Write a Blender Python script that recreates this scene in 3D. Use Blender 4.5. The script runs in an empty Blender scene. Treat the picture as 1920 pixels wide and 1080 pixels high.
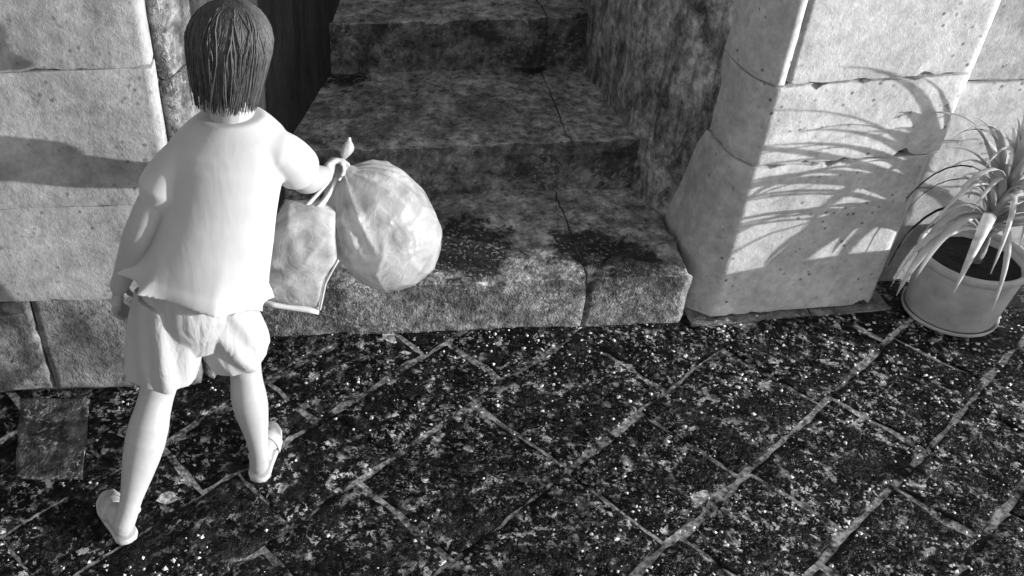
import bpy, bmesh, math, random
from mathutils import Vector, Matrix, noise

random.seed(11)
R = math.radians
scene = bpy.context.scene
C = scene.collection

# ------------------------------------------------------------------ camera
PITCH, ROLL, HEIGHT, FOCAL_PX = 38.0, 2.0, 2.45, 1767.0
cd = bpy.data.cameras.new('camera')
cam = bpy.data.objects.new('camera', cd)
C.objects.link(cam)
cd.sensor_fit = 'HORIZONTAL'
cd.sensor_width = 36.0
cd.lens = 36.0 * FOCAL_PX / 1920.0
cd.shift_x = (960 - 641) / 1920.0
cd.clip_start, cd.clip_end = 0.05, 400
_t, _a = R(PITCH), R(ROLL)
fw = Vector((0, math.cos(_t), -math.sin(_t)))
rt0 = Vector((1, 0, 0))
up0 = rt0.cross(fw)
rt = rt0 * math.cos(_a) - up0 * math.sin(_a)
up = up0 * math.cos(_a) + rt0 * math.sin(_a)
M = Matrix((rt, up, -fw)).transposed().to_4x4()
M.translation = Vector((0, 0, HEIGHT))
cam.matrix_world = M
scene.camera = cam

# ------------------------------------------------------------------ sky, lamp, exposure
SUN_AZ, SUN_EL = 74.0, 6.0      # degrees right of the wall's normal, above the ground
to_sun = Vector((math.sin(R(SUN_AZ)) * math.cos(R(SUN_EL)), -math.cos(R(SUN_AZ)) * math.cos(R(SUN_EL)), math.sin(R(SUN_EL))))
world = bpy.data.worlds.new('World')
scene.world = world
world.use_nodes = True
wn, wl = world.node_tree.nodes, world.node_tree.links
bg = wn['Background']
sky = wn.new('ShaderNodeTexSky')
sky.sky_type = 'NISHITA'
sky.sun_disc = False
sky.sun_elevation = R(SUN_EL)
sky.sun_rotation = math.atan2(to_sun.x, to_sun.y)
bw = wn.new('ShaderNodeRGBToBW')            # an infrared camera sees no colour
wl.new(sky.outputs[0], bw.inputs[0])
wl.new(bw.outputs[0], bg.inputs[0])
bg.inputs[1].default_value = 0.15
sd = bpy.data.lights.new('sun', 'SUN')
sd.energy = 3.0
sd.angle = R(0.6)
sun = bpy.data.objects.new('sun', sd)
C.objects.link(sun)
sun.rotation_euler = to_sun.to_track_quat('Z', 'Y').to_euler()
sun.location = (6, -2, 3)
scene.view_settings.view_transform = 'Standard'
scene.view_settings.look = 'None'
scene.view_settings.gamma = 1.0
scene.view_settings.exposure = 1.08
scene.view_settings.use_curve_mapping = False
scene.cycles.max_bounces = 4
scene.cycles.diffuse_bounces = 3
scene.cycles.glossy_bounces = 2


# ------------------------------------------------------------------ materials
def new_mat(name):
    m = bpy.data.materials.new(name)
    m.use_nodes = True
    return m, m.node_tree.nodes, m.node_tree.links, m.node_tree.nodes['Principled BSDF']


def g(v):
    return (v, v, v, 1)


class NT:
    def __init__(s, m):
        s.n, s.l = m.node_tree.nodes, m.node_tree.links
        s.co = s.n.new('ShaderNodeTexCoord').outputs['Object']

    def mapped(s, scale=(1, 1, 1), rot=(0, 0, 0)):
        k = s.n.new('ShaderNodeMapping')
        k.inputs['Scale'].default_value = scale
        k.inputs['Rotation'].default_value = rot
        s.l.new(s.co, k.inputs[0])
        return k.outputs[0]

    def noise(s, scale, detail=4, rough=0.55, dist=0.0, co=None):
        k = s.n.new('ShaderNodeTexNoise')
        k.inputs['Scale'].default_value = scale
        k.inputs['Detail'].default_value = detail
        k.inputs['Roughness'].default_value = rough
        k.inputs['Distortion'].default_value = dist
        s.l.new(co or s.co, k.inputs['Vector'])
        return k.outputs[0]

    def voro(s, scale, feature='F1', rnd=1.0, co=None):
        k = s.n.new('ShaderNodeTexVoronoi')
        k.feature = feature
        k.inputs['Scale'].default_value = scale
        k.inputs['Randomness'].default_value = rnd
        s.l.new(co or s.co, k.inputs['Vector'])
        return k.outputs['Distance']

    def ramp(s, f, *stops):
        k = s.n.new('ShaderNodeValToRGB')
        e = k.color_ramp.elements
        while len(e) < len(stops):
            e.new(0.5)
        for q, (p, v) in zip(e, stops):
            q.position = p
            q.color = g(v)
        s.l.new(f, k.inputs[0])
        return k.outputs[0]

    def math(s, op, a, b):
        k = s.n.new('ShaderNodeMath')
        k.operation = op
        for i, v in enumerate((a, b)):
            if isinstance(v, (int, float)):
                k.inputs[i].default_value = v
            else:
                s.l.new(v, k.inputs[i])
        return k.outputs[0]

    def mix(s, f, a, b, mode='MIX'):
        k = s.n.new('ShaderNodeMix')
        k.data_type = 'RGBA'
        k.blend_type = mode
        for i, v in ((0, f), (6, a), (7, b)):
            if isinstance(v, (int, float)):
                k.inputs[i].default_value = v if i == 0 else g(v)
            else:
                s.l.new(v, k.inputs[i])
        return k.outputs[2]

    def bump(s, h, strength, dist, prev=None):
        k = s.n.new('ShaderNodeBump')
        k.inputs['Strength'].default_value = strength
        k.inputs['Distance'].default_value = dist
        s.l.new(h, k.inputs['Height'])
        if prev is not None:
            s.l.new(prev, k.inputs['Normal'])
        return k.outputs[0]


def stone_mat(name, lo, hi, pit=0.5, bump=0.5, rough=0.8, big=2.2, stain=0.0, streak=None, speck=0.0, grain=(0.72, 1.25), patches=()):
    m, n, l, p = new_mat(name)
    t = NT(m)
    col = t.ramp(t.noise(big, 5, 0.7), (0.34, lo), (0.66, hi))
    rel = t.noise(23, 4, 0.75)
    col = t.mix(1.0, col, t.ramp(rel, (0.32, grain[0]), (0.68, grain[1])), 'MULTIPLY')
    if streak:
        st = t.ramp(t.noise(7, 5, 0.75, 0.6, t.mapped(streak)), (0.38, 0.25), (0.6, 1.45))
        col = t.mix(1.0, col, st, 'MULTIPLY')
    if stain:
        sm = t.ramp(t.noise(3.4, 5, 0.7, 0.4), (0.48, 0.0), (0.58, stain))
        col = t.mix(sm, col, lo * 0.25)
    for (px_, py_, pz_), rad in patches:          # moss and damp on the stone
        dv = n.new('ShaderNodeVectorMath')
        dv.operation = 'DISTANCE'
        l.new(t.co, dv.inputs[0])
        dv.inputs[1].default_value = (px_, py_, pz_)
        dd = t.math('ADD', t.math('DIVIDE', dv.outputs['Value'], rad), t.math('MULTIPLY', t.math('SUBTRACT', t.noise(13, 4, 0.7), 0.5), 2.2))
        col = t.mix(t.ramp(dd, (0.72, 0.93), (1.0, 0.0)), col, 0.012)
    # sparse weathering pits, dark spots in the colour alone
    sel = t.ramp(t.noise(5.5, 3), (0.48, 0.0), (0.58, pit))
    pits = t.math('MULTIPLY', t.ramp(t.voro(30), (0.12, 1.0), (0.26, 0.0)), sel)
    col = t.mix(pits, col, lo * 0.2)
    if speck:
        sp = t.math('MULTIPLY', t.ramp(t.noise(62, 2), (0.58, 0.0), (0.63, 1.0)), t.ramp(t.noise(6, 3), (0.42, 0.0), (0.6, speck)))
        col = t.mix(sp, col, 0.5)
    l.new(col, p.inputs['Base Color'])
    p.inputs['Roughness'].default_value = rough
    b = t.bump(rel, bump, 0.022)
    b = t.bump(t.noise(110, 2, 0.7), bump * 0.8, 0.005, b)
    l.new(b, p.inputs['Normal'])
    return m


def paving_mat(name, base_hi, speck_amt, shift):
    m, n, l, p = new_mat(name)
    t = NT(m)
    co = t.mapped((1, 1, 1), (0, 0, shift))
    rel = t.noise(34, 4, 0.7, 0.0, co)
    base = t.ramp(rel, (0.45, 0.002), (0.8, base_hi))
    s1 = t.ramp(t.noise(21, 4, 0.78, 0.3, co), (0.545, 0.0), (0.585, 1.0))
    s2 = t.ramp(t.noise(48, 3, 0.65, 0.0, co), (0.57, 0.0), (0.61, 1.0))
    mk = t.ramp(t.noise(5.0, 4, 0.7), (0.43, 0.03), (0.56, speck_amt))
    sp = t.math('MULTIPLY', t.math('MAXIMUM', s1, s2), mk)
    tone = t.ramp(t.noise(22, 2), (0.38, 0.1), (0.6, 0.9))
    blot = t.ramp(t.noise(11, 4, 0.75, 0.5, co), (0.52, 0.0), (0.66, 0.6))
    base = t.mix(blot, base, 0.06)
    col = t.mix(sp, base, tone)
    l.new(col, p.inputs['Base Color'])
    l.new(t.ramp(t.noise(12, 2), (0.35, 0.2), (0.65, 0.5)), p.inputs['Roughness'])
    p.inputs['Specular IOR Level'].default_value = 0.12
    b = t.bump(rel, 1.0, 0.022)
    b = t.bump(t.noise(110, 3, 0.65, 0.0, co), 0.9, 0.006, b)
    l.new(b, p.inputs['Normal'])
    return m


def mortar_mat():
    m, n, l, p = new_mat('mortar')
    t = NT(m)
    col = t.ramp(t.noise(4.2, 5, 0.75), (0.43, 0.012), (0.53, 0.75))
    col = t.mix(1.0, col, t.ramp(t.noise(60, 3), (0.35, 0.3), (0.65, 1.5)), 'MULTIPLY')
    l.new(col, p.inputs['Base Color'])
    p.inputs['Roughness'].default_value = 0.9
    l.new(t.bump(t.noise(60, 5, 0.7), 0.9, 0.01), p.inputs['Normal'])
    return m


def plain_mat(name, v, rough=0.7, nscale=30, var=0.12, bump=0.15, dist=0.004, detail=4, spec=0.5, sss=0.0):
    m, n, l, p = new_mat(name)
    t = NT(m)
    l.new(t.ramp(t.noise(nscale, detail), (0.3, v * (1 - var)), (0.7, min(v * (1 + var), 0.92))), p.inputs['Base Color'])
    p.inputs['Roughness'].default_value = rough
    p.inputs['Specular IOR Level'].default_value = spec
    if sss:
        p.inputs['Subsurface Weight'].default_value = sss
        p.inputs['Subsurface Radius'].default_value = (0.01, 0.01, 0.01)
        p.inputs['Subsurface Scale'].default_value = 0.6
    if bump:
        l.new(t.bump(t.noise(nscale * 2, 5, 0.6), bump, dist), p.inputs['Normal'])
    return m


def cloth_mat(name, v, bump):
    m, n, l, p = new_mat(name)
    t = NT(m)
    l.new(t.ramp(t.noise(12, 4), (0.3, v * 0.94), (0.7, min(v * 1.05, 0.9))), p.inputs['Base Color'])
    p.inputs['Roughness'].default_value = 0.9
    p.inputs['Sheen Weight'].default_value = 0.15
    b = t.bump(t.noise(9, 3, 0.5, 0.8, t.mapped((2.2, 2.2, 0.7))), bump, 0.02)
    b = t.bump(t.noise(420, 2), 0.15, 0.001, b)
    l.new(b, p.inputs['Normal'])
    return m


def plastic_mat(name, v):
    m, n, l, p = new_mat(name)
    t = NT(m)
    blot = t.ramp(t.noise(8, 4, 0.6, 0.9), (0.36, v * 0.6), (0.6, v))
    l.new(blot, p.inputs['Base Color'])
    p.inputs['Roughness'].default_value = 0.22
    b = t.bump(t.noise(15, 4, 0.6, 1.5), 0.4, 0.014)
    l.new(b, p.inputs['Normal'])
    tr = n.new('ShaderNodeBsdfTranslucent')
    l.new(blot, tr.inputs[0])
    l.new(b, tr.inputs['Normal'])
    mx = n.new('ShaderNodeMixShader')
    mx.inputs[0].default_value = 0.42
    l.new(p.outputs[0], mx.inputs[1])
    l.new(tr.outputs[0], mx.inputs[2])
    l.new(mx.outputs[0], n['Material Output'].inputs[0])
    return m


MAT = {
    'wall': stone_mat('pale_plastered_stone', 0.27, 0.48, pit=0.6, bump=0.22, big=3.2, grain=(0.74, 1.2)),
    'wall_low': stone_mat('low_course_stone', 0.07, 0.30, pit=0.9, bump=0.5, big=4.5, stain=0.75, grain=(0.6, 1.3)),  # lowest wall course, darker with blotches and pits
    'pillar': stone_mat('dressed_limestone', 0.45, 0.66, pit=0.85, bump=0.2, big=3.4, grain=(0.76, 1.2)),
    'jamb': stone_mat('rough_dark_plaster', 0.18, 0.5, pit=0.5, bump=0.9, big=6.0, streak=(1.5, 1.5, 0.6), grain=(0.35, 1.7)),
    'dark': stone_mat('dark_plaster', 0.012, 0.03, pit=0.2, bump=0.4, big=2.0, streak=(2, 2, 0.4)),  # very dark plaster with upright streaks
    'step': stone_mat('worn_lit_tread_stone', 0.24, 0.62, pit=0.7, bump=1.0, big=6.0, stain=0.55, speck=0.7, grain=(0.12, 1.9),  # worn treads, paler still with light from above put into the colour
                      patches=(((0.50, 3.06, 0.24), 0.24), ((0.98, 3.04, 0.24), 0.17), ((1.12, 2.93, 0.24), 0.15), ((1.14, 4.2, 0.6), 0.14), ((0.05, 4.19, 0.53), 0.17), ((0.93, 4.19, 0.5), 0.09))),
    'riser': stone_mat('shaded_riser_stone', 0.07, 0.25, pit=0.8, bump=1.0, big=6.0, stain=0.75, speck=0.5, grain=(0.2, 1.9)),  # stained riser stone, darkened further with shade put into the colour
    'plinth': stone_mat('footing_stone', 0.10, 0.34, pit=0.5, bump=0.7, big=7.0, speck=0.5, grain=(0.5, 1.4)),
    'ridged': stone_mat('ridged_slab_stone', 0.03, 0.12, pit=0.4, bump=1.0, big=9.0, streak=(4, 1.2, 1), speck=0.6, grain=(0.25, 1.7)),
    'core': plain_mat('dark_joint_mortar', 0.05, 0.95, 40, 0.4, 0.6, 0.01),  # dark mortar behind the gaps between blocks
    'mortar': mortar_mat(),
    'earth': plain_mat('packed_earth', 0.05, 0.95, 6, 0.5, 0.8, 0.02),
    'pave1': paving_mat('dark_paving_stone', 0.035, 0.75, 0.0),
    'pave2': paving_mat('speckled_paving_stone', 0.035, 1.0, 1.1),
    'pave3': paving_mat('smooth_paving_stone', 0.04, 0.35, 2.3),
    'skin': plain_mat('skin', 0.42, 0.5, 60, 0.05, 0.1, 0.002, sss=0.0),
    'shirt': cloth_mat('white_cotton', 0.5, 0.08),
    'shorts': cloth_mat('pale_shorts_cotton', 0.42, 0.5),
    'hair': plain_mat('dark_hair', 0.07, 0.6, 60, 0.4, 0.3, 0.003),
    'eye': plain_mat('eye_white', 0.7, 0.2, 30, 0.05, 0),
    'sandal': plain_mat('pale_rubber', 0.5, 0.55, 40, 0.06, 0.15, 0.002),
    'bag': plastic_mat('thin_white_plastic', 0.7),
    'bag2': plastic_mat('carrier_plastic', 0.78),
    'band': plain_mat('white_band_plastic', 0.6, 0.4, 30, 0.05, 0.2, 0.003),
    'pot': plain_mat('matt_pale_pot', 0.5, 0.55, 11, 0.24, 0.12, 0.003),
    'soil': plain_mat('potting_soil', 0.02, 0.95, 60, 0.6, 1.0, 0.02),
    'leaf': plain_mat('pale_strap_leaf', 0.88, 0.35, 25, 0.22, 0.25, 0.004),
    'leaf2': plain_mat('grey_strap_leaf', 0.7, 0.45, 25, 0.25, 0.25, 0.004),
    'stem': plain_mat('woody_stem', 0.22, 0.85, 40, 0.4, 0.6, 0.006),
    'grit_light': plain_mat('pale_grit', 0.62, 0.6, 30, 0.35, 0),
    'grit_dark': plain_mat('dark_grit', 0.05, 0.7, 30, 0.5, 0),
}


for k in ('leaf', 'leaf2'):
    nt_ = MAT[k].node_tree
    pb = nt_.nodes['Principled BSDF']
    tr = nt_.nodes.new('ShaderNodeBsdfTranslucent')
    tr.inputs[0].default_value = g(0.88 if k == 'leaf' else 0.7)
    ms_ = nt_.nodes.new('ShaderNodeMixShader')
    ms_.inputs[0].default_value = 0.45
    nt_.links.new(pb.outputs[0], ms_.inputs[1])
    nt_.links.new(tr.outputs[0], ms_.inputs[2])
    nt_.links.new(ms_.outputs[0], nt_.nodes['Material Output'].inputs[0])


# ------------------------------------------------------------------ object helpers
def link(name, mesh, mat, parent=None, smooth=True, label=None, cat=None, group=None, kind=None):
    o = bpy.data.objects.new(name, mesh)
    C.objects.link(o)
    mesh.name = name
    if mat is not None and not mesh.materials:
        mesh.materials.append(mat)
    if smooth and len(mesh.polygons):
        mesh.polygons.foreach_set('use_smooth', [True] * len(mesh.polygons))
    if parent is not None:
        o.parent = parent
        q = parent
        loc = Vector((0, 0, 0))
        while q is not None:                 # every root is an unrotated Empty or a mesh at the origin
            loc += q.location
            q = q.parent
        o.location = -loc
    tag(o, label, cat, group, kind)
    return o


def tag(o, label=None, cat=None, group=None, kind=None):
    for k, v in (('label', label), ('category', cat), ('group', group), ('kind', kind)):
        if v:
            o[k] = v


def thing(name, loc, label, cat, group=None):
    o = bpy.data.objects.new(name, None)
    C.objects.link(o)
    o.location = loc
    o.empty_display_size = 0.1
    tag(o, label, cat, group)
    return o


def mesh_from(verts, faces):
    m = bpy.data.meshes.new('m')
    m.from_pydata([tuple(v) for v in verts], [], faces)
    m.update()
    return m


def fix_normals(m):
    bm = bmesh.new()
    bm.from_mesh(m)
    bmesh.ops.recalc_face_normals(bm, faces=bm.faces)
    bm.to_mesh(m)
    bm.free()
    return m


def resample(pts, step):
    out = []
    for i, a in enumerate(pts):
        b = pts[(i + 1) % len(pts)]
        n = max(1, int((Vector(b) - Vector(a)).length / step))
        for k in range(n):
            out.append(Vector(a).lerp(Vector(b), k / n))
    return out


def prism(plan, z0, z1, r=0.01, step=0.05, amp=0.004, freq=9.0, tilt=(0, 0), zstep=None, caprings=4, seed=0.0, chip=0.0, wob=0.0):
    """Extruded plan polygon (counter-clockwise) with worn rounded arrises and an uneven surface."""
    P = resample([Vector((x, y)) for x, y in plan], step)
    if wob:                                   # uneven outline
        for q in P:
            nv = noise.noise_vector(Vector((q.x, q.y, seed)) * 8) + noise.noise_vector(Vector((q.x, q.y, seed)) * 24) * 0.5
            q += Vector((nv.x, nv.y)) * wob
    n = len(P)
    cen = sum(P, Vector((0, 0))) / n
    nor = []
    for i in range(n):
        d = (P[(i + 1) % n] - P[i - 1]).normalized()
        nor.append(Vector((d.y, -d.x)))
    zstep = zstep or step
    lev = [(z0 + 0.0, r), (z0 + r * 0.3, r * 0.3), (z0 + r, 0.0)]
    k = max(1, int((z1 - z0 - 2 * r) / zstep))
    for j in range(1, k):
        lev.append((z0 + r + (z1 - z0 - 2 * r) * j / k, 0.0))
    lev += [(z1 - r, 0.0), (z1 - r * 0.3, r * 0.3), (z1, r)]
    V, F = [], []
    for z, ins in lev:
        for i in range(n):
            q = P[i] - nor[i] * ins
            V.append(Vector((q.x, q.y, z)))
    for j in range(len(lev) - 1):
        for i in range(n):
            a, b = j * n + i, j * n + (i + 1) % n
            F.append((a, b, b + n, a + n))
    top0 = (len(lev) - 1) * n
    prev = top0
    for c in range(1, caprings):
        f = 1 - c / caprings
        s = len(V)
        for i in range(n):
            q = cen + (P[i] - nor[i] * r - cen) * f
            V.append(Vector((q.x, q.y, z1)))
        for i in range(n):
            F.append((prev + i, prev + (i + 1) % n, s + (i + 1) % n, s + i))
        prev = s
    V.append(Vector((cen.x, cen.y, z1)))
    for i in range(n):
        F.append((prev + i, prev + (i + 1) % n, len(V) - 1))
    F.append(tuple(range(n - 1, -1, -1)))
    off = Vector((seed, seed * 1.7, seed * 0.3))
    if chip:
        for i in range(n):
            c0 = max(0.0, noise.noise(Vector((P[i].x, P[i].y, z0)) * 19 + off)) ** 2 * chip * 4
            c1 = max(0.0, noise.noise(Vector((P[i].x, P[i].y, z1)) * 19 + off)) ** 2 * chip * 4
            for j in range(3):
                V[j * n + i].z += c0
                V[(len(lev) - 1 - j) * n + i].z -= c1
    for v in V:
        if amp:
            v += noise.noise_vector(v * freq + off) * amp + noise.noise_vector(v * freq * 3.1 + off) * amp * 0.5
        v.z += (v.x - cen.x) * tilt[0] + (v.y - cen.y) * tilt[1]
    return mesh_from(V, F)


def rect(x0, x1, y0, y1):
    return [(x0, y0), (x1, y0), (x1, y1), (x0, y1)]


def tube(V, F, pts, rad, seg=14, flat=None):
    """Tapered tube with rounded ends, appended to V, F. flat: (vector, factor) squashes the section."""
    pts = [Vector(p) for p in pts]
    n = len(pts)
    base = len(V)
    ref = None
    rows = 0
    for i in range(n):
        d = (pts[min(i + 1, n - 1)] - pts[max(i - 1, 0)]).normalized()
        if ref is None:
            ref = Vector((0, 0, 1)).cross(d)
            if ref.length < 0.1:
                ref = Vector((1, 0, 0)).cross(d)
        ref = (ref - d * ref.dot(d)).normalized()
        bi = d.cross(ref)
        r = rad[i]
        rings = [(0, 1.0)]
        if i == 0:
            rings = [(-0.95, 0.3), (-0.7, 0.71), (0, 1.0)]
        if i == n - 1:
            rings = [(0, 1.0), (0.7, 0.71), (0.95, 0.3)]
        for o, s in rings:
            for k in range(seg):
                a = 2 * math.pi * k / seg
                q = (ref * math.cos(a) + bi * math.sin(a)) * r * s
                if flat:
                    q -= flat[0] * q.dot(flat[0]) * (1 - flat[1])
                V.append(pts[i] + d * (o * r) + q)
            rows += 1
    for j in range(rows - 1):
        for k in range(seg):
            a, b = base + j * seg + k, base + j * seg + (k + 1) % seg
            F.append((a, b, b + seg, a + seg))
    F.append(tuple(base + k for k in range(seg - 1, -1, -1)))
    F.append(tuple(base + (rows - 1) * seg + k for k in range(seg)))


def ellipsoid(V, F, c, rad, rot=None, nu=20, nv=14):
    c = Vector(c)
    base = len(V)
    rot = rot or Matrix.Identity(3)
    for j in range(1, nv):
        t = math.pi * j / nv
        for i in range(nu):
            a = 2 * math.pi * i / nu
            V.append(c + rot @ Vector((rad[0] * math.sin(t) * math.cos(a), rad[1] * math.sin(t) * math.sin(a), rad[2] * math.cos(t))))
    for j in range(nv - 2):
        for i in range(nu):
            a, b = base + j * nu + i, base + j * nu + (i + 1) % nu
            F.append((a, a + nu, b + nu, b))
    V.append(c + rot @ Vector((0, 0, rad[2])))
    V.append(c + rot @ Vector((0, 0, -rad[2])))
    tp, bt = len(V) - 2, len(V) - 1
    for i in range(nu):
        F.append((tp, base + i, base + (i + 1) % nu))
        e = base + (nv - 2) * nu
        F.append((bt, e + (i + 1) % nu, e + i))


def loft(V, F, rings, seg=48, mod=None):
    """rings: (centre, lateral vector, depth vector); closed at both ends."""
    base = len(V)
    for j, (c, a, b) in enumerate(rings):
        for k in range(seg):
            t = 2 * math.pi * k / seg
            s = mod(j / (len(rings) - 1), t) if mod else 1.0
            V.append(Vector(c) + (Vector(a) * math.cos(t) + Vector(b) * math.sin(t)) * s)
    for j in range(len(rings) - 1):
        for k in range(seg):
            p, q = base + j * seg + k, base + j * seg + (k + 1) % seg
            F.append((p, q, q + seg, p + seg))
    F.append(tuple(base + k for k in range(seg - 1, -1, -1)))
    F.append(tuple(base + (len(rings) - 1) * seg + k for k in range(seg)))


def fuse(V, F, voxel, smooth_it):
    """Union of closed shells into one continuous skin."""
    m = fix_normals(mesh_from(V, F))
    o = bpy.data.objects.new('tmp', m)
    C.objects.link(o)
    md = o.modifiers.new('r', 'REMESH')
    md.mode = 'VOXEL'
    md.voxel_size = voxel
    ms = o.modifiers.new('s', 'SMOOTH')
    ms.factor = 0.5
    ms.iterations = smooth_it
    dg = bpy.context.evaluated_depsgraph_get()
    out = bpy.data.meshes.new_from_object(o.evaluated_get(dg))
    bpy.data.objects.remove(o)
    bpy.data.meshes.remove(m)
    return out


def spline(pts, n):
    """Catmull-Rom through pts."""
    P = [Vector(p) for p in pts]
    P = [P[0] * 2 - P[1]] + P + [P[-1] * 2 - P[-2]]
    out = []
    segs = len(P) - 3
    for i in range(n):
        u = i / (n - 1) * segs
        k = min(int(u), segs - 1)
        t = u - k
        a, b, c, d = P[k:k + 4]
        out.append(0.5 * ((2 * b) + (c - a) * t + (2 * a - 5 * b + 4 * c - d) * t * t + (3 * b - a - 3 * c + d) * t ** 3))
    return out


# ------------------------------------------------------------------ ground and paving
gm = mesh_from([(-60, -60, -0.03), (60, -60, -0.03), (60, 60, -0.03), (-60, 60, -0.03)], [(0, 1, 2, 3)])
link('ground', gm, MAT['earth'], smooth=False, kind='structure')
pm = prism(rect(-4.6, 6.4, -2.6, 6.2), -0.028, -0.0045, 0.003, 0.09, 0.004, 9, caprings=60)
pavement = link('pavement', pm, MAT['mortar'], kind='structure')

U = Vector((math.cos(R(39)), math.sin(R(39))))
W = Vector((-math.sin(R(39)), math.cos(R(39))))
rows = [-1.95, -1.55, -1.2, -0.86, -0.48, -0.15, 0.15, 0.43, 0.77, 1.17, 1.60, 1.90, 2.19, 2.58, 2.95, 3.3, 3.7]
known = {6: [2.62], 7: [2.34, 2.86], 8: [1.88, 2.30], 9: [1.345, 1.90, 2.46], 10: [1.49, 1.05, 2.06], 11: [0.92, 1.40, 1.95]}
slabs = 0
for ri in range(len(rows) - 1):
    w0, w1 = rows[ri], rows[ri + 1]
    cuts = sorted(known.get(ri, [1.3 + random.random() * 0.5]))
    while cuts[0] > -2.6:
        cuts.insert(0, cuts[0] - random.uniform(0.4, 0.62))
    while cuts[-1] < 5.2:
        cuts.append(cuts[-1] + random.uniform(0.4, 0.62))
    for u0, u1 in zip(cuts, cuts[1:]):
        mid = U * ((u0 + u1) / 2) + W * ((w0 + w1) / 2)
        if not (-2.3 < mid.x < 4.2 and -0.2 < mid.y < 3.05):
            continue
        gp = random.uniform(0.005, 0.013)
        pl = []
        for uu, ww in ((u0 + gp, w0 + gp), (u1 - gp, w0 + gp), (u1 - gp, w1 - gp), (u0 + gp, w1 - gp)):
            q = U * (uu + random.uniform(-.012, .012)) + W * (ww + random.uniform(-.006, .006))
            pl.append((q.x, q.y))
        zt = random.uniform(-0.001, 0.006)
        near = -1.4 < mid.x < 2.9 and mid.y > 1.4
        m = prism(pl, -0.025, zt, 0.007, 0.032 if near else 0.09, 0.0048, 15, (random.uniform(-.014, .014), random.uniform(-.014, .014)), 0.05, 9 if near else 3, random.random() * 50, wob=0.011)
        mk = random.choices(('pave1', 'pave2', 'pave3'), (3, 4, 1) if mid.x > 0.5 else (3, 1, 3))[0]
        link('paving_slab', m, MAT[mk], pavement)
        slabs += 1
# one paler ridged slab at the foot of the left wall
m = prism([(-1.127, 2.14), (-0.90, 2.13), (-0.945, 2.515), (-1.21, 2.53)], -0.02, 0.011, 0.006, 0.03, 0.006, 17, caprings=9)
rs = link('paving_slab', m, MAT['ridged'], pavement, label='paler ridged slab at the foot of the left wall')


def scatter(name, n, mat, smin, smax, seed, label, cat):
    rnd = random.Random(seed)
    V, F = [], []
    tries = 0
    while n > 0 and tries < 200000:
        tries += 1
        x, y = rnd.uniform(-1.5, 3.0), rnd.uniform(1.2, 2.86)
        dens = noise.noise(Vector((x * 1.7, y * 1.7, seed))) * 0.9 + 0.28 + 0.22 * min(max(x, -1), 2) + noise.noise(Vector((x * 7, y * 7, seed))) * 1.1 - 0.1
        if rnd.random() > dens:
            continue
        n -= 1
        s = smin + (smax - smin) * rnd.random() ** 3
        c = Vector((x, y, 0.006 + s * 0.25))
        b = len(V)
        ang = rnd.random() * 6.28
        for k in range(4):
            a = ang + k * 1.571 + rnd.uniform(-.4, .4)
            V.append(c + Vector((math.cos(a) * s * rnd.uniform(.6, 1.2), math.sin(a) * s * rnd.uniform(.6, 1.2), rnd.uniform(-.2, .2) * s)))
        V.append(c + Vector((rnd.uniform(-.3, .3) * s, rnd.uniform(-.3, .3) * s, s * rnd.uniform(.4, .8))))
        V.append(c - Vector((0, 0, s * 0.6)))
        for k in range(4):
            F.append((b + k, b + (k + 1) % 4, b + 4))
            F.append((b + (k + 1) % 4, b + k, b + 5))
    return link(name, mesh_from(V, F), mat, None, False, label, cat, None, 'stuff')


scatter('pale_grit', 3000, MAT['grit_light'], 0.0026, 0.0105, 3, 'pale crumbs of grit strewn over the dark paving', 'grit')
scatter('dark_grit', 4000, MAT['grit_dark'], 0.003, 0.011, 8, 'dark crumbs of grit strewn over the dark paving', 'grit')

# ------------------------------------------------------------------ left wall
lw = thing('stone_wall', (-1.5, 2.7, 0), 'pale plastered stone wall behind the walking person, at the left', 'wall')
link('mortar_core', prism(rect(-3.2, -0.56, 2.575, 2.95), -0.02, 2.5, 0.005, 0.4, 0), MAT['core'], lw)
lrows = [(0.028, 0.4455, 0, (-1.90, -1.076), 0.004), (0.4465, 0.8225, 0, (-1.75,), 0.0006), (0.8235, 1.288, 0, (-2.2,), 0.0006), (1.2905, 1.80, 0, (-1.9,), 0.0015), (1.803, 2.45, 0, (-1.6,), 0.002)]
for i, (z0, z1, gp, cuts, vg) in enumerate(lrows):
    xs = [-3.15] + list(cuts) + [-0.528]
    for a, b in zip(xs, xs[1:]):
        m = prism(rect(a + vg, b - vg, 2.55 + random.uniform(-.001, .001), 2.85), z0, z1, 0.0018 if i else 0.005, 0.025, 0.0026 if i else 0.006, 9, zstep=.04, chip=.010 if i == 3 else .002, seed=i * 3 + a)
        link('stone_block', m, MAT['wall_low' if i == 0 else 'wall'], lw)

# ------------------------------------------------------------------ left side of the stair passage
lj = thing('door_jamb', (-0.45, 2.7, 0), 'narrow grey stone jamb just right of the left wall edge', 'door jamb')
for k, (z0, z1) in enumerate(((0, 0.62), (0.625, 1.22), (1.225, 1.86), (1.865, 2.5))):
    m = prism([(-0.492, 2.60), (-0.43, 2.76), (-0.55, 2.84), (-0.55, 2.63)], z0, z1, 0.008, 0.05, 0.004, 8, seed=k * 5)
    link('stone_block', m, MAT['riser'], lj)
pw = [(-0.435, 2.79), (-0.2, 3.60), (0.0, 4.25), (0.18, 5.3), (0.2, 7.3), (-0.2, 7.3), (-0.55, 4.0), (-0.62, 2.9)]
link('passage_wall', prism(pw, -0.02, 1.6, 0.01, 0.08, 0.008, 5), MAT['dark'], None, True, 'dark plaster wall rising along the left of the stairs', 'wall')

# ------------------------------------------------------------------ stairs
st = thing('stone_stairs', (0.5, 3.4, 0), 'worn dark stone stairs climbing through the opening in the wall', 'stairs')


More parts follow.
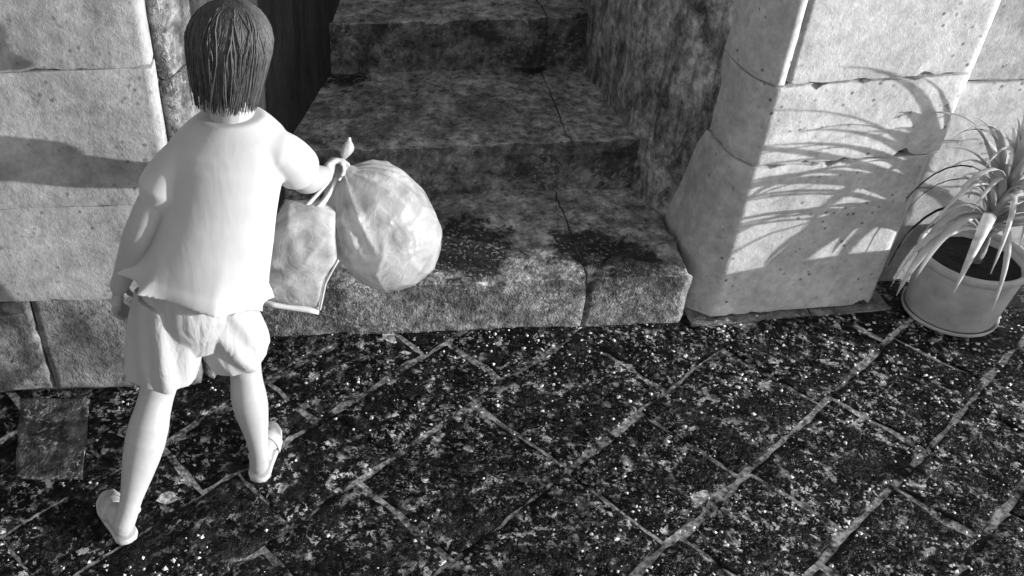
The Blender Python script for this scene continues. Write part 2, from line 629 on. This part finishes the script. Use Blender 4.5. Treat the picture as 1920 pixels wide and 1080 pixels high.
def step_part(y0, y1, z1, cuts, xl, xr, sd):
    root = None
    xs = [xl] + cuts + [xr]
    for k, (a, b) in enumerate(zip(xs, xs[1:])):
        m = prism(rect(a + .0008, b - .0008, y0, y1), z1 - 0.265, z1 + random.uniform(-.001, .001), 0.006, 0.03, 0.010, 10, (0, random.uniform(-.004, .004)), 0.03, 12, sd, chip=.016)
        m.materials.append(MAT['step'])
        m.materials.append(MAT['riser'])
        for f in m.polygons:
            if f.normal.z < 0.6:  # upright faces take the stone toned down to look shaded
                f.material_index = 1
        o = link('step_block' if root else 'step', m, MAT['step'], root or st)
        root = root or o


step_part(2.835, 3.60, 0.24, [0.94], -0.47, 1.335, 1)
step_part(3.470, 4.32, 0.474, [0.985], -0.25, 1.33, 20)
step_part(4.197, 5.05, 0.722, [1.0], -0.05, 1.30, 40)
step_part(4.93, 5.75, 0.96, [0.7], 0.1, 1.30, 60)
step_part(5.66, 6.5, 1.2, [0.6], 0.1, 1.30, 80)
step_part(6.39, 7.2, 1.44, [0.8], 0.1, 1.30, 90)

# ------------------------------------------------------------------ right jamb and pillar
rj = [(1.405, 3.12), (1.50, 3.12), (1.62, 7.3), (1.25, 7.3), (1.25, 5.3), (1.19, 4.3), (1.23, 3.62), (1.31, 3.34), (1.375, 3.2)]
link('passage_wall', prism(rj, -0.02, 1.6, 0.02, 0.05, 0.013, 5, seed=7), MAT['jamb'], None, True, 'rough grey plaster wall along the right of the stairs', 'wall')

pl = thing('stone_pillar', (1.8, 3.0, 0), 'pale limestone pillar of large blocks between stairs and potted plant', 'pillar')


def pillar_plan(xl=None, xr=None, grow=0.0, lean=0.0, rx=2.165):
    """Front face slightly turned, arris bevelled and rounded at the left."""
    def fy(x):
        return 2.848 + (x - 1.465) * 0.0745 - grow
    L = [(1.395 - grow + lean, 3.25), (1.397 - grow + lean, 3.06), (1.405 - grow + lean, 2.97), (1.42 - grow + lean, 2.915 - grow), (1.464 + lean, fy(1.464))]
    if xl is not None:
        L = [(xl, 3.25), (xl, fy(xl))]
    r_ = [(rx - .03, fy(rx - .03)), (rx + grow, fy(rx) + .03), (rx + grow, 3.25)] if xr is None else [(xr, fy(xr)), (xr, 3.25)]
    return L + r_


inner = [(1.43, 3.2), (1.43, 2.99), (1.50, 2.885), (2.12, 2.93), (2.12, 3.2)]
link('mortar_core', prism(inner, 0, 2.04, 0.004, 0.3, 0), MAT['core'], pl)
PB = [(0.014, 0.696, dict(rx=2.135)), (0.7025, 1.004, dict(lean=.004)), (1.0115, 1.56, dict(xr=1.493)), (1.0115, 1.565, dict(xl=1.500)), (1.57, 2.05, dict(xr=1.80)), (1.57, 2.05, dict(xl=1.808))]
for k, (z0, z1, kw) in enumerate(PB):
    m = prism(pillar_plan(**kw), z0, z1, 0.003, 0.02, 0.0022, 9, seed=k * 4, zstep=.04, chip=.011)
    for v in m.vertices:                       # the stair side batters outwards towards its foot
        if v.co.x < 1.47:
            v.co.x -= max(0, .7 - v.co.z) * .085 * min(1, (1.47 - v.co.x) / .07)
    link('stone_block', m, MAT['pillar'], pl)
for a, b in ((1.375, 1.86), (1.866, 2.19)):
    f0, f1 = 2.812 + (a - 1.465) * .0745, 2.812 + (b - 1.465) * .0745
    link('footing_stone', prism([(a, f0), (b, f1), (b, 3.2), (a, 3.2)], -0.02, 0.008, 0.004, 0.05, 0.003, 12), MAT['plinth'], pl)

rw = thing('stone_wall', (3.3, 3.2, 0), 'set-back stone wall behind the potted plant at the right edge', 'wall')
link('mortar_core', prism(rect(2.175, 4.6, 3.075, 3.5), -0.02, 2.45, 0.004, 0.4, 0), MAT['core'], rw)
for i, (z0, z1, cuts) in enumerate(((0.0, 0.45, (2.95, 3.8)), (0.458, 0.893, (2.7, 3.5)), (0.902, 1.4, (2.9, 3.7)), (1.408, 1.9, (2.6, 3.4)), (1.908, 2.45, (3.0, 3.8)))):
    xs = [2.19] + list(cuts) + [4.6]
    for a, b in zip(xs, xs[1:]):
        link('stone_block', prism(rect(a + .003, b - .003, 3.05, 3.3), z0, z1, 0.008, 0.06, 0.004, 7, seed=i + a), MAT['pillar' if i % 2 else 'wall'], rw)

# ------------------------------------------------------------------ potted plant
PC = Vector((2.405, 2.845, 0.0))
pp = thing('potted_plant', PC, 'tall pale pot of long arching strap leaves beside the stone pillar', 'potted plant')


def lathe(profile, c, seg=56, cap=True):
    V, F = [], []
    n = len(profile)
    for r, z in profile:
        for k in range(seg):
            a = 2 * math.pi * k / seg
            V.append(Vector((c.x + r * math.cos(a), c.y + r * math.sin(a), c.z + z)))
    for j in range(n - 1):
        for k in range(seg):
            a, b = j * seg + k, j * seg + (k + 1) % seg
            F.append((a, b, b + seg, a + seg))
    if cap:
        F.append(tuple(range(seg - 1, -1, -1)))
        F.append(tuple((n - 1) * seg + k for k in range(seg)))
    else:
        for k in range(seg):
            F.append(((n - 1) * seg + k, (n - 1) * seg + (k + 1) % seg, (k + 1) % seg, k))
    return mesh_from(V, F)


pot = link('pot', lathe([(.150, .016), (.154, .012), (.160, .03), (.180, .255), (.180, .266), (.172, .268), (.166, .245), (.05, .243)], PC), MAT['pot'], pp)
link('rim', lathe([(.177, .258), (.189, .259), (.193, .264), (.194, .286), (.190, .293), (.182, .294), (.176, .288), (.174, .266)], PC, 56, False), MAT['pot'], pot)
link('soil', prism([(PC.x + .164 * math.cos(a * .314), PC.y + .164 * math.sin(a * .314)) for a in range(20)], 0.20, .252, .004, .03, .008, 20, caprings=8), MAT['soil'], pot)
link('saucer', lathe([(.150, .008), (.165, .008), (.170, .012), (.172, .026), (.168, .027), (.164, .016), (.15, .0135), (.02, .0135)], PC), MAT['pot'], pp)
V, F = [], []
tube(V, F, spline([PC + Vector((0, 0, .18)), PC + Vector((.01, .0, .30)), PC + Vector((.0, .005, .42)), PC + Vector((.005, .0, .55))], 10), [.026, .025, .024, .024, .023, .022, .02, .018, .016, .012], 12)
link('stem', mesh_from(V, F), MAT['stem'], pp)


def leaf_mesh(p0, az, elev, L, droop, w, twist):
    V, F = [], []
    n = 12
    d = Vector((math.cos(az) * math.cos(elev), math.sin(az) * math.cos(elev), math.sin(elev)))
    p = Vector(p0)
    side0 = Vector((-math.sin(az), math.cos(az), 0))
    for i in range(n + 1):
        t = i / n
        ww = w * (0.5 + 0.5 * min(1, t * 5)) * (1 - max(0, (t - 0.45) / 0.55) ** 1.6) + 0.0012
        side = (side0 + d.cross(side0) * twist * t).normalized()
        nn = side.cross(d).normalized()
        for s, hgt in ((-1, 0.32), (0, 0), (1, 0.32)):
            V.append(p + side * ww * s + nn * ww * hgt)
        for s, hgt in ((1, 0.32), (0, 0), (-1, 0.32)):
            V.append(p + side * ww * s + nn * (ww * hgt - 0.0012))
        p = p + d * (L / n)
        d = (d + Vector((0, 0, -droop * (0.4 + 1.4 * t) / n))).normalized()
    for i in range(n):
        for k in range(6):
            a, b = i * 6 + k, i * 6 + (k + 1) % 6
            F.append((a, b, b + 6, a + 6))
    F.append((5, 4, 3, 2, 1, 0))
    e = n * 6
    F.append((e, e + 1, e + 2, e + 3, e + 4, e + 5))
    return fix_normals(mesh_from(V, F))


rl = random.Random(21)
for i in range(104):
    h = 0.36 + 0.2 * (i / 104)
    az = i * 2.39996 + rl.uniform(-.25, .25)
    f = i / 104
    elev = R(rl.uniform(34, 66) + 24 * f ** 1.5)
    L = rl.uniform(0.46, 0.74)
    # keep blades clear of the walls behind
    if math.sin(az) > 0.35:
        L *= 0.55
        elev = min(elev + R(25), R(86))
    if math.cos(az) < -0.5 and math.sin(az) > -0.45:
        L *= 0.8
    m = leaf_mesh(PC + Vector((rl.uniform(-.01, .01), rl.uniform(-.01, .01), h)), az, elev, L, rl.uniform(2.6, 5.2) * (1.15 - 0.7 * f), rl.choice((.009, .011, .013, .016, .020)), rl.uniform(-.9, .9))
    for v in m.vertices:                       # blades rest on the ground at most
        v.co.z = max(v.co.z, 0.012)
        v.co.y = min(v.co.y, 3.03)
        if v.co.x < 2.26:
            v.co.y = min(v.co.y, 2.86)
    link('leaf', m, MAT['leaf' if rl.random() < .72 else 'leaf2'], pp)

QC = Vector((3.02, 2.50, 0.0))  # unseen pot, added to cast the shade across the pillar foot
ep = thing('added_shade_pot', QC, 'added tall empty pot out of view at the right, shading the pillar foot', 'pot')
link('pot', lathe([(.085, .008), (.09, .01), (.108, .34), (.116, .342), (.118, .385), (.108, .387), (.1, .34), (.03, .33)], QC), MAT['pot'], ep)  # body of the added unseen shade pot

# ------------------------------------------------------------------ person
pe = thing('person', (-0.45, 2.1, 0), 'person in white flared top and pale shorts striding towards the wall with bags', 'person')
V, F = [], []
SP = [Vector(p) for p in ((-.435, 2.18, .74), (-.39, 2.185, .86), (-.345, 2.195, .99), (-.31, 2.205, 1.12), (-.285, 2.215, 1.22), (-.277, 2.225, 1.28))]
tube(V, F, SP, [.12, .11, .10, .10, .08, .05], 20)
NK = Vector((-.272, 2.235, 1.29))
HC = Vector((-.262, 2.262, 1.436))
HS = 1.13
tube(V, F, [NK - Vector((0, 0, .05)), NK, NK.lerp(HC, .5), HC], [.075, .06, .054, .055], 16)
# head, looking ahead and a little down to the right
HR = Matrix.Rotation(R(-14), 3, 'Z') @ Matrix.Rotation(R(-12), 3, 'X') @ Matrix.Rotation(R(6), 3, 'Y')


def hp(x, y, z):
    return HC + HR @ Vector((x, y, z)) * HS




def hs(*r):
    return tuple(v * HS for v in r)


ellipsoid(V, F, hp(0, -.008, .028), hs(.072, .088, .086), HR)
ellipsoid(V, F, hp(0, .022, -.035), hs(.055, .062, .075), HR)
ellipsoid(V, F, hp(0, .062, -.085), hs(.024, .02, .02), HR)
tube(V, F, [hp(0, .078, .012), hp(0, .096, -.028)], [.009, .014], 10)
for s in (-1, 1):
    ellipsoid(V, F, hp(.074 * s, .0, -.008), hs(.008, .019, .031), HR, 12, 8)
    tube(V, F, [hp(.012 * s, .079, .024), hp(.05 * s, .066, .024)], [.009, .008], 8)
    ellipsoid(V, F, hp(.036 * s, .06, -.028), hs(.02, .018, .018), HR, 12, 8)
tube(V, F, [hp(-.02, .073, -.058), hp(0, .08, -.057), hp(.02, .073, -.058)], [.005, .008, .005], 8)
tube(V, F, [hp(-.017, .071, -.069), hp(0, .078, -.07), hp(.017, .071, -.069)], [.005, .008, .005], 8)
# left arm, hanging
LS, LE, LW = Vector((-.415, 2.2, 1.205)), Vector((-.543, 2.165, .995)), Vector((-.655, 2.20, .765))
tube(V, F, spline([LS, LS.lerp(LE, .5), LE, LE.lerp(LW, .35), LW], 13), [.036, .042, .047, .049, .049, .048, .046, .046, .046, .043, .038, .032, .028], 32)


def hand(W, d, n, th, curl, fist=False):
    """palm and five fingers: W wrist, d towards fingertips, n palm normal (curl side), th towards the thumb"""
    d, n, th = d.normalized(), n.normalized(), th.normalized()
    tube(V, F, [W, W + d * .03, W + d * .075], [.024, .03, .031], 14, (n, .55))
    for k in range(4):
        sp = (k - 1.5) * -.0175
        ln = (.068, .076, .071, .055)[k]
        p = W + d * (.082 - abs(k - 1.2) * .004) + th * sp
        q = d.copy()
        pts, rr = [p - d * .02, p], [.0095, .0095]
        for s in range(3):
            a = curl[s]
            q = (q * math.cos(a) + n * math.sin(a)).normalized() if s == 0 else None or (Matrix.Rotation(a, 3, d.cross(n)) @ q)
            p = p + q * ln * (.45, .32, .26)[s]
            pts.append(p)
            rr.append((.0088, .008, .0068)[s])
        tube(V, F, pts, rr, 10)
    p = W + d * .028 + th * .022
    if fist:
        q1 = p + (d * .75 + th * .3 + n * .4).normalized() * .036
        q2 = q1 + (d * .5 + n * .8 - th * .1).normalized() * .028
        q3 = q2 + (n * .8 - th * .35).normalized() * .02
    else:
        q1 = p + (d * .6 + th * .7 + n * .2).normalized() * .035
        q2 = q1 + (d + n * .5).normalized() * .03
        q3 = q2 + (d + n * .9).normalized() * .02
    tube(V, F, [p, q1, q2, q3], [.013, .0115, .0098, .008], 10)


hand(LW, Vector((-.28, .16, -1)), Vector((.9, .3, -.2)), Vector((.2, 1, .1)), (.25, .45, .4))
# right arm, reaching to the bag's neck
RS, RE, RH = Vector((-.145, 2.2, 1.205)), Vector((-.094, 2.365, 1.010)), Vector((-.042, 2.535, .918))
tube(V, F, spline([RS, RS.lerp(RE, .5), RE, RE.lerp(RH, .5), RH], 11), [.034, .04, .045, .046, .046, .044, .042, .04, .036, .032, .028], 32)
hand(RH, Vector((.3, 1, -.22)), Vector((1, -.25, -.15)), Vector((.1, .2, 1)), (1.15, 1.35, .8), True)
# legs
LH, LK, LA = Vector((-.50, 2.175, .74)), Vector((-.575, 2.125, .44)), Vector((-.695, 1.915, .095))
tube(V, F, spline([LH, LH.lerp(LK, .5), LK, LK.lerp(LA, .3) + Vector((0, -.012, 0)), LK.lerp(LA, .7), LA], 16), [.09, .088, .085, .08, .074, .066, .058, .054, .056, .062, .063, .058, .05, .042, .035, .033], 36)
RHp, RK, RA = Vector((-.375, 2.185, .73)), Vector((-.322, 2.235, .415)), Vector((-.292, 2.128, .10))
tube(V, F, spline([RHp, RHp.lerp(RK, .5), RK, RK.lerp(RA, .3) + Vector((0, -.015, 0)), RK.lerp(RA, .7), RA], 16), [.09, .088, .085, .08, .072, .064, .056, .051, .053, .058, .058, .052, .045, .038, .034, .033], 36)
FEET = ((LA, Vector((-.703, 1.872, 0)), Vector((-.805, 2.045, 0)), 1), (RA, Vector((-.300, 2.105, 0)), Vector((-.262, 2.335, 0)), -1))
for A, heel, toe, sd_ in FEET:
    d = (toe - heel).normalized()
    s = Vector((d.y, -d.x, 0)) * sd_          # towards the inner side of the foot
    z = Vector((0, 0, 1))
    L = (toe - heel).length
    tube(V, F, [A, heel + d * .02 + z * .055], [.034, .034], 14)
    for k in (-1, 1):
        ellipsoid(V, F, A + s * (.031 * k) - z * .012, (.011, .012, .014), None, 10, 8)
    tube(V, F, [heel + d * .02 + z * .052, heel + d * L * .35 + z * .055, heel + d * L * .7 + z * .043], [.031, .035, .036], 14, (z, .72))
    tube(V, F, [A + d * .01 - z * .02, heel + d * L * .45 + z * .06], [.032, .026], 12)
    for k in range(5):
        o = s * (.026 - k * .0145)
        p = heel + d * (L * (.80 - .028 * k)) + o + z * .036
        tube(V, F, [p - d * .045 + z * .004, p, p + d * (.03 - .003 * k) - z * .003], [.011, .0105 if k else .013, .008 if k else .011], 10)
body = link('body', fuse(V, F, 0.0042, 8), MAT['skin'], pe)
for s in (-1, 1):
    V, F = [], []
    ellipsoid(V, F, hp(.032 * s, .071, .004), hs(.012, .008, .009), HR, 12, 8)
    link('eye', mesh_from(V, F), MAT['eye'], body)
# hair: a cap with many overlapping locks
V, F = [], []
ellipsoid(V, F, hp(0, -.018, .04), hs(.084, .097, .092), HR)
ellipsoid(V, F, hp(0, -.045, -.03), hs(.066, .052, .07), HR)
rh = random.Random(5)
for i in range(2200):
    a = rh.uniform(-2.55, 2.55) - math.pi / 2
    ca, sa = math.cos(a), math.sin(a)
    down = rh.uniform(1.75, 2.42) if sa < 0.45 else rh.uniform(.9, 1.25)
    pts, rr = [], []
    n = 7
    j0 = rh.uniform(.05, .9)
    lift = rh.uniform(1.0, 1.06) if rh.random() < .96 else rh.uniform(1.06, 1.12)
    for k in range(n):
        ph = j0 + (down - j0) * k / (n - 1)
        wv = a + .07 * math.sin(k * .9 + a * 9) + .04 * math.sin(k * 1.3 + i)
        x, y, zz = .088 * math.sin(min(ph, 1.65)) * math.cos(wv), -.018 + .102 * math.sin(min(ph, 1.65)) * math.sin(wv), .04 + .096 * math.cos(ph)
        if ph > 1.6:
            zz = .04 - .17 * (ph - 1.57)
            x *= 1 - .3 * (ph - 1.6)
            y *= 1 - .25 * (ph - 1.6)
        pts.append(hp(x * lift, y * lift, zz * 1.0))
        rr.append(.0021 * (1 - .75 * (k / (n - 1)) ** 2) + .0004)
    tube(V, F, pts, rr, 4)
link('hair', mesh_from(V, F), MAT['hair'], pe)

# white flared top
V, F = [], []
ax = (SP[5] - SP[0]).normalized()
lat = (Vector((1, 0, 0)) - ax * ax.x).normalized()
dep = ax.cross(lat)
prof = [(.783, .222, .158), (.795, .216, .152), (.81, .208, .146), (.83, .193, .138), (.90, .182, .13), (.97, .172, .124), (1.04, .163, .12), (1.11, .158, .117), (1.17, .158, .112), (1.215, .160, .104), (1.25, .145, .092), (1.278, .115, .078), (1.297, .088, .07)]


def spine(z):
    for a, b in zip(SP, SP[1:]):
        if z <= b.z or b is SP[-1]:
            return a + (b - a) * ((z - a.z) / (b.z - a.z))


rings = []
for z, a, b in prof:
    tilt = 1.0 if z < 1.15 else max(0.0, 1 - (z - 1.15) / .1)
    l2 = (lat * tilt + Vector((1, 0, 0)) * (1 - tilt)).normalized()
    d2 = (dep * tilt + Vector((0, 1, 0)) * (1 - tilt)).normalized()
    rings.append((spine(z), l2 * a, d2 * b))


def flare(t, ang):
    k = max(0.0, 1 - t * 2.1) ** 1.4
    lft = 0.5 - 0.5 * math.cos(ang)            # deeper pleats towards the person's left
    return 1 + k * (.05 + .10 * lft) * (1 - 2 * abs(math.sin(ang * 4.5 + .9 * math.sin(ang * 2))) ** .7) + .012 * math.sin(ang * 4 + t * 9) * (1 - t)


R2 = []
for (c0, a0, b0), (c1, a1, b1) in zip(rings, rings[1:]):
    for k in range(4):
        f = k / 4
        R2.append((c0.lerp(c1, f), a0.lerp(a1, f), b0.lerp(b1, f)))
R2.append(rings[-1])
loft(V, F, R2, 120, flare)
tube(V, F, spline([LS + Vector((.10, .01, .02)), LS + Vector((.018, 0, -.008)), LS.lerp(LE, .28), LS.lerp(LE, .47)], 14), [.05 + .0014 * k for k in range(14)], 32)
tube(V, F, spline([RS + Vector((-.09, .01, .02)), RS + Vector((-.012, 0, -.004)), RS.lerp(RE, .3), RS.lerp(RE, .58)], 14), [.05 + .0013 * k for k in range(14)], 32)
link('shirt', fuse(V, F, 0.005, 12), MAT['shirt'], pe)

# shorts
V, F = [], []
tube(V, F, [(-.435, 2.18, .80), (-.437, 2.18, .72), (-.44, 2.18, .66)], [.125, .135, .125], 24)


def rumple(sd):
    def f(t, ang):
        return 1 + .07 * math.sin(ang * 5 + sd + t * 4) * (.3 + .7 * t) + .04 * math.sin(ang * 9 + t * 6 + sd)
    return f


def leg_rings(pts, rads):
    out = []
    P = spline(pts, 16)
    for i, p in enumerate(P):
        d = (P[min(i + 1, 15)] - P[max(i - 1, 0)]).normalized()
        a = Vector((0, 1, 0)).cross(d).normalized()
        b = d.cross(a)
        f = i / 15 * (len(rads) - 1)
        k = min(int(f), len(rads) - 2)
        r = rads[k] + (rads[k + 1] - rads[k]) * (f - k)
        out.append((p, a * r, b * r))
    return out


loft(V, F, leg_rings([LH, LH.lerp(LK, .5), LH.lerp(LK, .88)], [.105, .112, .110, .102]), 64, rumple(0.5))
loft(V, F, leg_rings([RHp, RHp.lerp(RK, .5), RHp.lerp(RK, .84)], [.105, .108, .104, .096]), 64, rumple(2.1))
link('shorts', fuse(V, F, 0.0045, 3), MAT['shorts'], pe)

# sandals
for A, heel, toe, sd_ in FEET:
    d = (toe - heel).normalized()
    s = Vector((d.y, -d.x, 0)) * sd_
    L = (toe - heel).length
    out = []
    for t, wi, wo in ((-.09, .006, .006), (-.06, .026, .026), (.03, .037, .037), (.25, .036, .038), (.5, .038, .044), (.72, .046, .047), (.9, .044, .038), (1.02, .03, .018), (1.06, .01, .002)):
        out.append((t, wi, wo))
    left = [heel + d * (t * L) + s * wi for t, wi, wo in out]
    right = [heel + d * (t * L) - s * wo for t, wi, wo in reversed(out)]
    poly = [(p.x, p.y) for p in left + right]
    area = sum(a[0] * b[1] - b[0] * a[1] for a, b in zip(poly, poly[1:] + poly[:1]))
    if area < 0:
        poly.reverse()
    sl = link('sandal', prism(poly, .007, .030, .005, .02, 0, caprings=3), MAT['sandal'], pe)
    V, F = [], []
    for f0 in (.56,):
        c = heel + d * (L * f0)
        ring = []
        for k in range(13):
            t = math.pi * k / 12
            ring.append(c + s * (.046 * math.cos(t)) + Vector((0, 0, .02 + .058 * math.sin(t))) + d * .01 * math.sin(t))
        for q in range(4):
            o = d * (q * .017 - .02)
            sh = Vector((0, 0, -.004 * q))
            for p in ring:
                V.append(p + o + sh * (1 if p.z > .03 else 0))
        for q in range(3):
            for k in range(12):
                a = q * 13 + k
                F.append((a, a + 1, a + 14, a + 13))
    m = mesh_from(V, F)
    so = link('strap', m, MAT['sandal'], sl)
    sm = so.modifiers.new('thick', 'SOLIDIFY')
    sm.thickness = .005
    sm.offset = 1

# ------------------------------------------------------------------ bags
K = RH + Vector((.3, 1, -.22)).normalized() * .085 + Vector((.026, -.006, .012))
bagc = Vector((.136, 2.625, .655))
bagt = thing('plastic_bag', (bagc.x, bagc.y, .55), 'bulging round white plastic bag knotted at the neck in the hand', 'plastic bag')
axis = (bagc - K).normalized()
e1 = axis.cross(Vector((0, 1, 0))).normalized()
e2 = axis.cross(e1)
Lb = (bagc - K).length + .24
pr = [(0, .010), (.05, .018), (.1, .04), (.15, .09), (.22, .138), (.33, .170), (.46, .185), (.6, .187), (.74, .170), (.86, .134), (.94, .086), (.985, .042), (1.0, .006)]


def prad(t):
    for (a, ra), (b, rb) in zip(pr, pr[1:]):
        if t <= b:
            f = (t - a) / (b - a)
            return ra + (rb - ra) * f
    return .006


V, F = [], []
nt, na = 96, 170
for j in range(nt + 1):
    t = j / nt
    for k in range(na):
        a = 2 * math.pi * k / na
        r = prad(t)
        pleat = (1 - 2 * abs(math.sin(a * 7 + 2 * math.sin(a * 3)))) * .12 * max(0, 1 - t * 1.9) ** 1.3
        p = K + axis * (t * Lb) + (e1 * math.cos(a) + e2 * math.sin(a)) * r * (1 + pleat)
        q = (p - bagc)
        qq = q + noise.noise_vector(q * 5) * .05
        rid = (1 - abs(noise.noise(qq * 6 + Vector((3, 1, 7)))) * 2) ** 3
        rid2 = (1 - abs(noise.noise(qq * 13 + Vector((9, 4, 2)))) * 2) ** 3
        lump = noise.noise(q * 4.5)
        sc = min(1, r / .06)
        p = p + q.normalized() * (lump * .024 + rid * .006 + rid2 * .003) * sc
        V.append(p)
for j in range(nt):
    for k in range(na):
        a, b = j * na + k, j * na + (k + 1) % na
        F.append((a, b, b + na, a + na))
F.append(tuple(range(na - 1, -1, -1)))
F.append(tuple(nt * na + k for k in range(na)))
bb = link('bag_body', fix_normals(mesh_from(V, F)), MAT['bag'], bagt)
V, F = [], []
n = 12
tip = K + Vector((.036, .0, .095))
for j in range(9):
    t = j / 8
    c = K.lerp(tip, t) + Vector((.006 * math.sin(t * 4), 0, 0))
    w = .004 + .015 * math.sin(t * 2.9) ** 2
    for k in range(n):
        a = 2 * math.pi * k / n
        V.append(c + (Vector((.9, .2, -.1)) * math.cos(a) * w + Vector((-.2, .9, 0)) * math.sin(a) * w * .35) * (1 + .3 * math.sin(a * 5 + t * 3)))
for j in range(8):
    for k in range(n):
        a, b = j * n + k, j * n + (k + 1) % n
        F.append((a, b, b + n, a + n))
F.append(tuple(range(n - 1, -1, -1)))
F.append(tuple(8 * n + k for k in range(n)))
link('knot_tail', fix_normals(mesh_from(V, F)), MAT['bag'], bagt)

# boxy carrier bag behind the top
bx = thing('carrier_bag', (-.15, 2.5, .44), 'boxy white carrier bag hanging between the white top and the round bag', 'carrier bag')
outline = [(-.262, .487), (-.076, .440), (-.062, .53), (-.052, .57), (-.008, .65), (-.014, .80), (-.06, .822), (-.165, .835), (-.232, .73), (-.262, .60)]
V, F = [], []
nl = 9
seg = resample([Vector(p) for p in outline], .014)
cx = sum((p.x for p in seg)) / len(seg)
cz = sum((p.y for p in seg)) / len(seg)
ns = len(seg)
for j in range(nl):
    t = j / (nl - 1) * 2 - 1
    s = 1 - .10 * abs(t) ** 4
    for p in seg:
        v = Vector((cx + (p.x - cx) * s, 2.50 + t * .055, cz + (p.y - cz) * s))
        V.append(v)
front = None
for side, j in ((-1, 0), (1, nl - 1)):
    prev = j * ns
    for c in range(1, 7):
        f = 1 - c / 7
        s0 = len(V)
        for p in seg:
            V.append(Vector((cx + (p.x - cx) * .9 * f, 2.50 + side * (.055 + .012 * (1 - f * f)), cz + (p.y - cz) * .9 * f)))
        for k in range(ns):
            F.append((prev + k, prev + (k + 1) % ns, s0 + (k + 1) % ns, s0 + k))
        prev = s0
    F.append(tuple(prev + k for k in range(ns)))
for j in range(nl - 1):
    for k in range(ns):
        a, b = j * ns + k, j * ns + (k + 1) % ns
        F.append((a, b, b + ns, a + ns))
for v in V:
    q = v * 9
    v += Vector((noise.noise(q), noise.noise(q + Vector((5, 0, 0))), noise.noise(q + Vector((0, 7, 0))))) * .006
    v.y += (1 - abs(noise.noise(v * 14)) * 2) * .006 * (-1 if v.y < 2.50 else 1)
cb = link('bag_body', fix_normals(mesh_from(V, F)), MAT['bag2'], bx)
m = prism([(-.258, 2.436), (-.080, 2.436), (-.080, 2.564), (-.258, 2.564)], .456, .474, .006, .03, .002, 9)
for v in m.vertices:
    v.co.z += -(v.co.x + .17) * .25
link('bottom_band', m, MAT['band'], bx)
V, F = [], []
tube(V, F, spline([(-.076, 2.446, .452), (-.060, 2.444, .53), (-.050, 2.444, .57), (-.010, 2.45, .648)], 9), [.0042] * 9, 8)
link('side_fold', mesh_from(V, F), MAT['band'], bx)
for dx in (-.02, .02):
    V, F = [], []
    tube(V, F, spline([(-.09 + dx, 2.50, .815), (-.06 + dx, 2.53, .835), (-.02 + dx * .5, 2.585, .86), (-.004, 2.61, .885)], 8), [.012, .010, .009, .008, .007, .007, .006, .006], 8, (Vector((0, 1, 0)), .3))
    link('handle', mesh_from(V, F), MAT['band'], bx)
